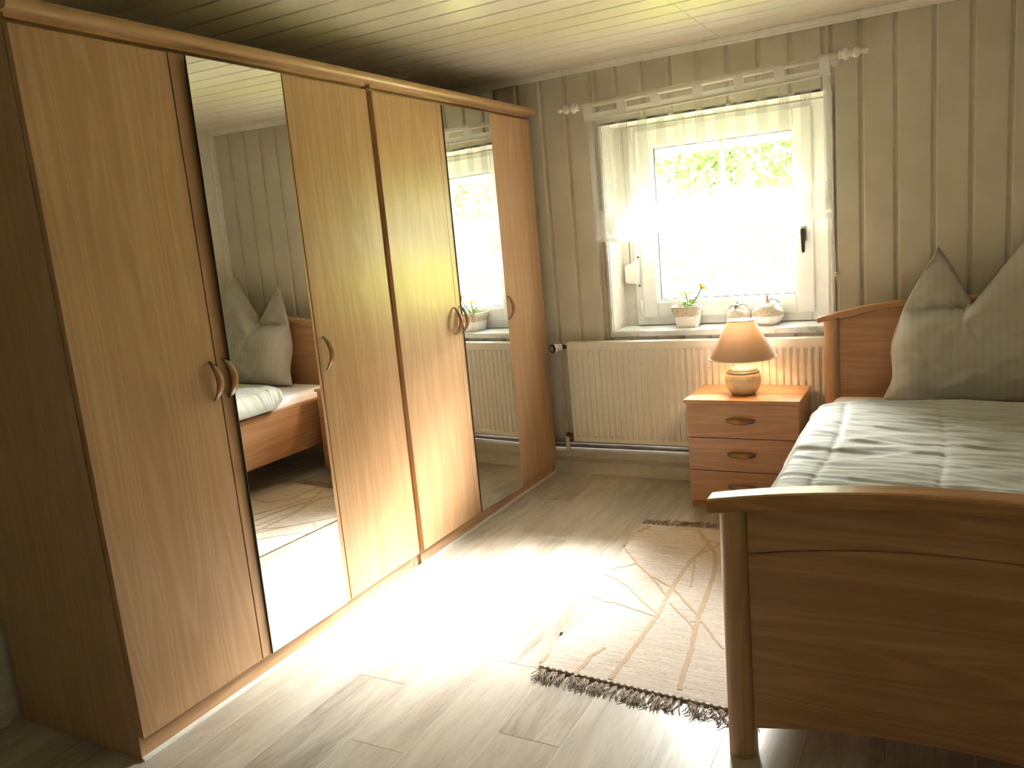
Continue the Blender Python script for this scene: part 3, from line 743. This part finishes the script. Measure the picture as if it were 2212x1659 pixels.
arch_bar('head_rail', 1.432, 2.459, lambda x: arc(x, .905, .835), lambda x: arc(x, .930, .860), HY0-.012, HY1+.006, rail_wood, bed, .008)
for xa in (1.455, 2.371): post('head_post', xa, xa+.066, HY0, HY1, .848, False)
arch_bar('head_panel', 1.5215, 2.3705, lambda x: .16, lambda x: arc(x, .9045, .846, .42), HY0+.022, HY0+.042, bed_dark, bed, .003)
rail_y = wood('bed_rail_beech', 1, (198, 154, 114), (166, 122, 84))
for xa in (1.466, 2.408): box('side_rail', (xa, FY1, .165), (xa+.026, HY0, .452), rail_y, bed, .003)
bm = bmesh.new()
for k in range(15): B(bm, (1.4925, .70+k*.128, .235), (2.4075, .76+k*.128, .246))
for k in range(15):
    pass
bm.free()
for k in range(15): box('slat', (1.4925, .70+k*.128, .235), (2.4075, .765+k*.128, .246), rail_wood, bed)

# mattress with fitted sheet
bm = B(bmesh.new(), (1.494, .655, .247), (2.406, 2.606, .502), .045, 5)
bmesh.ops.subdivide_edges(bm, edges=[e for e in bm.edges if e.calc_length() > .3], cuts=24, use_grid_fill=True)
for v in bm.verts:
    v.co += Vector((0, 0, 1))*(.004*noise.noise((v.co.x*5, v.co.y*5, 1)) if v.co.z > .4 else 0)
o = obj('mattress', bm, sheet_m, None, True); tag(o, 'mattress in a white fitted sheet on the bed', 'mattress')

# duvet: puffy rounded slab with fold creases and crosswise wrinkles
DX0_, DX1_, DY0_, DY1_ = 1.452, 2.425, .668, 2.27
def wr(x, y):
    a = noise.noise((x*2.2+y*.7, y*13, 3))*.0085
    b = (.5-abs(noise.noise((x*4.0+.6*noise.noise((y*6, x*3, 2)), y*26+x*4, 7))))*.011
    c = abs(noise.noise((x*3.1+1.7, y*8.0-x*2.3, 11)))*-.012
    d = noise.noise((x*2.2, y*2.2, 5))*.014
    cr = 0
    for cx_, w_ in ((1.925, .011), (1.60, .012)): cr -= .0035*math.exp(-((x+.02*math.sin(y*3)-cx_)/w_)**2)
    for cy_ in (1.02, 1.43, 1.86): cr -= .0022*math.exp(-((y+.012*math.sin(x*6)-cy_)/.012)**2)
    return a+b+c+d+cr
bm = bmesh.new(); NU, NV = 150, 210; top = []; 
def edgef(s):      # 0 at border .. 1 inside, circular shoulder
    s = min(1, max(0, s)); return math.sqrt(1-(1-s)**2)
for j in range(NV+1):
    row = []
    v_ = j/NV; y = DY0_+(DY1_-DY0_)*v_
    for i in range(NU+1):
        u_ = i/NU; x = DX0_+(DX1_-DX0_)*u_
        ex = edgef(min(u_, 1-u_)/.11); ey = edgef(min(v_*1.6, 1-v_)/.055)
        e = ex*ey
        # hangs a little over the left edge
        zb_ = .508
        if u_ < .055: zb_ = .508-.045*(1-u_/.055)**1.0*min(1, (1-v_)/.08)
        z = zb_+.004+e*.058+wr(x, y)*(.35+.65*e)
        yy = y+(.020*noise.noise((x*4, 2.2, 0))+.05*max(0, 1-u_/.25)*0)*max(0, (v_-.85)/.15)-.13*max(0, (v_-.8)/.2)*max(0, 1-u_/.22)**1.5
        xx = x+.012*noise.noise((y*5, .3, 0))*max(0, 1-u_/.1)
        row.append(bm.verts.new((xx, yy, max(z, zb_+.003))))
    top.append(row)
bot = [[bm.verts.new((v.co.x, v.co.y, min(v.co.z-.003, (.508 if i > 8 else .508-.045*(1-i/8.25)*min(1, (1-j/NV)/.08))))) for i, v in enumerate(r)] for j, r in enumerate(top)]
for j in range(NV):
    for i in range(NU):
        bm.faces.new((top[j][i], top[j][i+1], top[j+1][i+1], top[j+1][i])); bm.faces.new((bot[j][i], bot[j+1][i], bot[j+1][i+1], bot[j][i+1]))
for j in range(NV):
    for c in (0, NU): bm.faces.new((top[j][c], top[j+1][c], bot[j+1][c], bot[j][c]))
for i in range(NU):
    for c in (0, NV): bm.faces.new((top[c][i], bot[c][i], bot[c][i+1], top[c][i+1]))
o = obj('duvet', bm, duvet_m, None, True); tag(o, 'wrinkled sage grey satin duvet spread over the bed', 'duvet')

# pillow: stands against the headboard, top edge chopped into two ears
LT = [0, .2, .45, .68, .85, 1.0]; LXs = [1.705, 1.748, 1.733, 1.790, 1.850, 1.914]; LZs = [.508, .60, .74, .91, 1.02, 1.135]
RXs = [2.405, 2.432, 2.440, 2.400, 2.345, 2.290]; RZs = [.508, .61, .76, .95, 1.08, 1.215]
def lerpc(xs, ys, x):
    for i in range(len(xs)-1):
        if x <= xs[i+1]+1e-9: t = (x-xs[i])/(xs[i+1]-xs[i]); return ys[i]+(ys[i+1]-ys[i])*t
    return ys[-1]
def smoothc(xs, ys, x): return (lerpc(xs, ys, max(0, x-.06))+2*lerpc(xs, ys, x)+lerpc(xs, ys, min(1, x+.06)))/4 if 0 < x < 1 else lerpc(xs, ys, x)
bm = bmesh.new(); NU, NV = 120, 100
def pil(s, tt, side):
    xl, xr = smoothc(LT, LXs, tt), smoothc(LT, RXs, tt); zl, zr = smoothc(LT, LZs, tt), smoothc(LT, RZs, tt)
    x = xl+(xr-xl)*s
    # height along the column: the middle is dented
    zline = zl+(zr-zl)*s
    k = s/.34 if s < .34 else 1-(s-.34)/.66
    k = max(0, min(1, k))**1.15
    z = zline-(zline-.5)*(.40*k)*max(0, (tt-.30)/.70)**1.3
    m = min(s, 1-s); ed = math.sqrt(max(0, 1-(1-min(1, m/.16))**2)); eb = math.sqrt(max(0, 1-(1-min(1, tt/.28))**2)); et = math.sqrt(max(0, 1-(1-min(1, (1-tt)/.30))**2))
    body = ed*eb*et
    fold = 1/(1+math.exp((z-.855+.03*(x-1.95)+.02*noise.noise((x*8, 0, 5)))/.013))
    xf = 2.012+(z-.86)*.62
    fold = max(fold, 1/(1+math.exp(-(x-xf)/.006)))
    crease = (.03+.025*noise.noise((x*14, 3, 1)))*math.exp(-((z-.882+.03*(x-1.95)+.02*noise.noise((x*8, 0, 5)))/.016)**2)*(1 if x < xf else 0)
    wrn = .022*noise.noise((x*6, z*6, 1+side))+.007*noise.noise((x*18+z*9, z*22-x*12, 4+side))+.020*noise.noise((x*20-z*15, z*12+x*8, 9))*(1-fold)*max(.25, 1-abs(z-.92)/.1)
    ang = math.atan2(z-.855, x-2.01); rad_ = math.hypot(z-.855, x-2.01)
    wrn += .011*abs(math.sin(ang*8+3*noise.noise((x*6, z*6, 2))))*math.exp(-rad_/.13)*(1-fold)+.005*math.sin(ang*11)*math.exp(-rad_/.2)*fold*max(0, 1-abs(z-.80)/.12)
    yc = 2.475+(z-.508)*.27+(.16*max(0, z-.86)*(1-fold) if side == 0 else 0)
    if side == 0: y = yc-body*(.030+.125*fold*(.75+.25*math.sin(PI*min(1, (z-.5)/.38))))+wrn*min(1, m/.06)*min(1, tt/.06)+crease*body
    else: y = yc+body*.055+wrn*.4*min(1, m/.06)*min(1, tt/.06)
    return (x, min(y, 2.606 if z < .93 else 2.70), max(z, .508))
fr_ = [[None]*(NU+1) for _ in range(NV+1)]; bk = [[None]*(NU+1) for _ in range(NV+1)]
for j in range(NV+1):
    for i in range(NU+1):
        fr_[j][i] = bm.verts.new(pil(i/NU, j/NV, 0))
        bk[j][i] = fr_[j][i] if (i in (0, NU) or j in (0, NV)) else bm.verts.new(pil(i/NU, j/NV, 1))
for j in range(NV):
    for i in range(NU):
        bm.faces.new((fr_[j][i], fr_[j][i+1], fr_[j+1][i+1], fr_[j+1][i]))
        try: bm.faces.new((bk[j][i], bk[j+1][i], bk[j+1][i+1], bk[j][i+1]))
        except ValueError: pass
o = obj('pillow', bm, pillow_m, None, True); tag(o, 'large grey pillow with two pointed ears leaning on the headboard', 'pillow')

# ------------------------------------------------------------------ rug
RC = [(.824, .803), (1.515, .770), (.730, 2.060), (1.425, 2.112)]     # near-left, near-right, far-left, far-right
rug = empty('rug', (1.12, 1.43, 0), 'cream flatweave rug with taupe lines and knotted fringe', 'rug')
def rp(u, v, z=0): 
    a = Vector(RC[0]).lerp(Vector(RC[1]), u); b = Vector(RC[2]).lerp(Vector(RC[3]), u); p = a.lerp(b, v); return Vector((p.x, p.y, z))
def rz_(x, y): return .0075+.0016*noise.noise((x*7, y*7, 0))
bm = bmesh.new(); NU, NV = 44, 80; g = []
for j in range(NV+1):
    row = []
    for i in range(NU+1):
        p = rp(i/NU, j/NV); 
        if i in (0, NU): p.x += .005*noise.noise((p.y*8, i, 0))
        row.append(bm.verts.new((p.x, p.y, rz_(p.x, p.y))))
    g.append(row)
b2 = [[bm.verts.new((v.co.x, v.co.y, .0008)) for v in r] for r in g]
for j in range(NV):
    for i in range(NU):
        bm.faces.new((g[j][i], g[j][i+1], g[j+1][i+1], g[j+1][i])); bm.faces.new((b2[j][i], b2[j+1][i], b2[j+1][i+1], b2[j][i+1]))
for j in range(NV):
    for c in (0, NU): bm.faces.new((g[j][c], g[j+1][c], b2[j+1][c], b2[j][c]))
for i in range(NU):
    for c in (0, NV): bm.faces.new((g[c][i], b2[c][i], b2[c][i+1], g[c][i+1]))
obj('weave', bm, rug_m, rug)
# woven lines as flat raised ribbons (positions on the rug in metres)
LINES = [
 ([(0.774, 2.038), (0.753, 1.958)], 0.016),
 ([(0.761, 1.761), (0.858, 1.634), (0.953, 1.529), (1.063, 1.38)], 0.008),
 ([(0.96, 1.53), (1.058, 1.459), (1.13, 1.366), (1.204, 1.275)], 0.008),
 ([(0.777, 1.551), (0.858, 1.634)], 0.007),
 ([(0.769, 1.498), (0.831, 1.476), (0.9, 1.418), (1.061, 1.248)], 0.008),
 ([(0.786, 1.316), (0.858, 1.28), (0.896, 1.285), (1.069, 1.225)], 0.008),
 ([(1.08, 1.896), (1.051, 1.716), (1.052, 1.503), (1.069, 1.225), (1.066, 1.123), (1.066, 0.972), (1.062, 0.803)], 0.016),
 ([(0.997, 2.043), (1.077, 1.905), (1.13, 1.809), (1.166, 1.648), (1.19, 1.441), (1.205, 1.269), (1.241, 1.053), (1.255, 0.911), (1.271, 0.82)], 0.016),
 ([(1.083, 1.337), (1.183, 1.223), (1.221, 1.168)], 0.008),
 ([(1.183, 1.223), (1.225, 1.237), (1.333, 1.085)], 0.008),
 ([(0.978, 0.975), (0.956, 0.912), (0.951, 0.789)], 0.014),
 ([(0.803, 1.235), (0.823, 1.172), (0.798, 1.022)], 0.012),
 ([(0.82, 0.882), (0.824, 0.823)], 0.012),
 ([(0.746, 1.834), (0.745, 1.795)], 0.01),
 ([(1.468, 1.806), (1.322, 1.788), (1.239, 1.896), (1.224, 2.121)], 0.012),
 ([(1.254, 1.607), (1.205, 1.732), (1.149, 1.899), (1.032, 1.962)], 0.01),
 ([(1.117, 1.489), (1.092, 1.616), (1.059, 1.752), (1.167, 2.039)], 0.01),
]
for pts, w in LINES:
    P_ = []
    for k in range(len(pts)-1):
        a, b = Vector(pts[k]), Vector(pts[k+1]); m = max(2, int((b-a).length/.02))
        for q in range(m): P_.append(a.lerp(b, q/m))
    P_.append(Vector(pts[-1])); bm = bmesh.new(); L_ = []; R_ = []
    for k, p in enumerate(P_):
        d = (P_[min(k+1, len(P_)-1)]-P_[max(k-1, 0)]).normalized(); nn = Vector((-d.y, d.x))*w/2*(1+.35*noise.noise((p.x*60, p.y*60, 2)))
        j = Vector((.004*noise.noise((p.x*25, p.y*25, 5)), .004*noise.noise((p.x*25, p.y*25, 8))))
        L_.append((*(p+nn+j), rz_(*p)+.0012)); R_.append((*(p-nn+j), rz_(*p)+.0012))
    rings = [[L_[k], R_[k], (R_[k][0], R_[k][1], R_[k][2]-.003), (L_[k][0], L_[k][1], L_[k][2]-.003)] for k in range(len(P_))]
    obj('woven_line', loft(bm, rings), rug_line_m, rug)
# fringe
def tassel_mesh(seed):
    rr = random.Random(seed); bm = bmesh.new()
    tube(bm, [(0, .004, .007), (0, -.004, .010), (0, -.012, .007)], [.003, .0052, .003], 6)
    for k in range(7):
        a = rr.uniform(-.5, .5); L = rr.uniform(.038, .066); cv = rr.uniform(-.018, .018)
        pts = []
        for q in range(5):
            s = q/4; pts.append((math.sin(a)*L*s+cv*s*s+rr.uniform(-.0015, .0015), -.010-math.cos(a)*L*s, .007+.006*math.sin(PI*s)*rr.uniform(.2, 1)-.0045*s))
        tube(bm, pts, .00125, 4)
    bmesh.ops.recalc_face_normals(bm, faces=bm.faces); me = bpy.data.meshes.new('tassel'); bm.to_mesh(me); bm.free(); me.shade_smooth(); return me
TM = [tassel_mesh(s) for s in range(6)]
for v_, sg in ((0, 0), (1, PI)):
    n = 32
    for k in range(n):
        p = rp((k+.5)/n, v_); 
        o = link_mesh('tassel', random.choice(TM), fringe_m, rug, (p.x, p.y, .0005)); o.rotation_euler = (0, 0, sg+random.uniform(-.45, .45)-.25*(v_ == 0)*0); s = random.uniform(.85, 1.2); o.scale = (s*1.1, s, 1)

# ------------------------------------------------------------------ things on the sill
SZ = OZ0
speck = NT('speckled_stoneware'); n = speck.noise(speck.coord(), 160, 3, .7)
speck.p(speck.ramp(n, [(.36, lin(120, 104, 84)), (.46, lin(198, 186, 164)), (.7, lin(214, 204, 184))]), .6); speck = speck.m
glaze = plain('white_glaze', (240, 238, 232), .25)
pot = empty('flower_pot', (.757, 2.885, SZ), 'square stoneware pot with orange daisies on the window sill', 'potted plant')
def sq(c, h, z, r=.18, rot=.12):
    out = []
    for q in range(4):
        for d in (-1, 1):
            a = PI/4+q*PI/2; cx_, cy_ = h*(1 if q in (0, 3) else -1), h*(1 if q in (0, 1) else -1)
            t_ = {0: ((0, -1), (-1, 0)), 1: ((1, 0), (0, -1)), 2: ((0, 1), (1, 0)), 3: ((-1, 0), (0, 1))}[q][0 if d < 0 else 1]
            out.append((cx_+t_[0]*r*h, cy_+t_[1]*r*h))
    ca, sa = math.cos(rot), math.sin(rot)
    return [(c[0]+u*ca-v*sa, c[1]+u*sa+v*ca, z) for u, v in out]
pc_ = (.757, 2.885)
bm = bmesh.new(); loft(bm, [sq(pc_, h, SZ+z) for h, z in ((.050, 0), (.052, .004), (.062, .062))]); obj('glazed_foot', bm, glaze, pot)
bm = bmesh.new(); loft(bm, [sq(pc_, h, SZ+z) for h, z in ((.0622, .060), (.067, .085), (.073, .086), (.076, .112), (.071, .112), (.066, .098))]); obj('stoneware_rim', bm, speck, pot)
soil = plain('dark_soil', (70, 56, 44), .95)
obj('soil', loft(bmesh.new(), [sq(pc_, .064, SZ+.095), sq(pc_, .0655, SZ+.101)]), soil, pot)
stem_m = plain('green_stem', (84, 106, 54), .8, .1); petal_m = plain('orange_petal', (222, 142, 18), .9, .05); leaf_g = plain('pale_green_leaf', (128, 150, 104), .8, .1); ctr = plain('brown_flower_centre', (104, 76, 34), .9, .1)
fruit_leaf = plain('grey_stoneware_leaf', (96, 86, 76), .7, .2)
for tipx, tipy, tipz, tilt in ((.752, 2.870, .178, 0), (.838, 2.875, .200, .7)):
    st = obj('stem', tube(bmesh.new(), [(.757, 2.885, SZ+.10), ((.757+tipx)/2+.004, 2.88, SZ+.14), (tipx, tipy, SZ+tipz)], .0034, 6), stem_m, pot, True)
    bm = bmesh.new(); lathe(bm, (tipx, tipy, SZ+tipz), [(.004, -.004), (.009, 0), (.008, .005), (.003, .007)], 10); obj('flower_centre', bm, ctr, st)
    R_ = Matrix.Rotation(tilt, 3, 'Y'); npet = 12 if tilt == 0 else 9
    for k in range(npet):
        a = 2*PI*k/npet; L = .040 if tilt == 0 else .026; lift = -.006 if tilt == 0 else .012
        d = Vector((math.cos(a), math.sin(a), 0)); s_ = Vector((-d.y, d.x, 0))
        pp = [d*.006+s_*.003, d*L*.7+s_*.0078+Vector((0, 0, lift)), d*L+Vector((0, 0, lift*.6)), d*L*.7-s_*.0078+Vector((0, 0, lift)), d*.006-s_*.003]
        bm = bmesh.new(); T_ = Vector((tipx, tipy, SZ+tipz+.002))
        up_ = [bm.verts.new(T_+R_@(q+Vector((0, 0, .0006)))) for q in pp]; dn_ = [bm.verts.new(T_+R_@(q-Vector((0, 0, .0006)))) for q in pp]
        bm.faces.new(up_); bm.faces.new(dn_[::-1])
        for q in range(5): bm.faces.new((up_[q], dn_[q], dn_[(q+1) % 5], up_[(q+1) % 5]))
        obj('petal', bm, petal_m, st)
rl = random.Random(5)
for k in range(16):
    a = rl.uniform(0, 2*PI); L = rl.uniform(.035, .075); zz = SZ+.10; d = Vector((math.cos(a), math.sin(a), 0)); s_ = Vector((-d.y, d.x, 0)); w_ = rl.uniform(.007, .012); h_ = rl.uniform(.012, .045)
    bm = bmesh.new(); c0 = Vector((pc_[0], pc_[1], zz)); rings = []
    for q, ww in ((0, .2), (.3, .8), (.6, 1), (.85, .6), (1, .1)):
        p = c0+d*(.012+L*q)+Vector((0, 0, h_*math.sin(q*2.2))); rings.append([p-s_*w_*ww, p+Vector((0, 0, -.002)), p+s_*w_*ww, p+Vector((0, 0, .0008))])
    loft(bm, rings); obj('leaf', bm, leaf_g, pot, False)

def pomegranate(c, r, h, label, seed):
    rr = random.Random(seed)
    t = empty('ceramic_fruit', c, label, 'ornament', 'ceramic fruit ornaments on the sill')
    pr = lambda z: r*math.sqrt(max(.0, 1-((z-h*.48)/(h*.56))**2))
    zs = [0, .02, .1, .2, .3, .4, .48]; o1 = obj('glazed_bowl', lathe(bmesh.new(), c, [(max(pr(q*h), r*.42), q*h) for q in zs], 36), glaze, t, True)
    zs = [.475, .55, .65, .75, .85, .93]; top_ = [(pr(q*h), q*h) for q in zs]+[(r*.24, h*1.0), (r*.12, h*1.1), (r*.08, h*1.25), (r*.11, h*1.36), (r*.05, h*1.38)]
    obj('stoneware_top', lathe(bmesh.new(), c, top_, 36), speck, t, True)
    for k in range(3):
        a = rr.uniform(0, 2*PI) if k else .3; d = Vector((math.cos(a), math.sin(a)*.6, 0)).normalized(); s_ = Vector((-d.y, d.x, 0)); rings = []
        for q, ww in ((0, .15), (.35, 1), (.7, .8), (1, .1)):
            p = Vector(c)+Vector((0, 0, h*1.12))+d*r*(.08+.72*q)+Vector((0, 0, h*(.14*math.sin(q*3)-.12*q))); w_ = r*.22*ww
            rings.append([p-s_*w_, p+Vector((0, 0, -.003)), p+s_*w_, p+Vector((0, 0, .002))])
        obj('leaf', loft(bmesh.new(), rings), fruit_leaf, t, True)
pomegranate((1.162, 2.885, SZ), .077, .108, 'larger round ceramic fruit ornament with leaves on the sill', 2)
pomegranate((1.012, 2.905, SZ), .060, .088, 'smaller round ceramic fruit ornament behind the lampshade', 5)
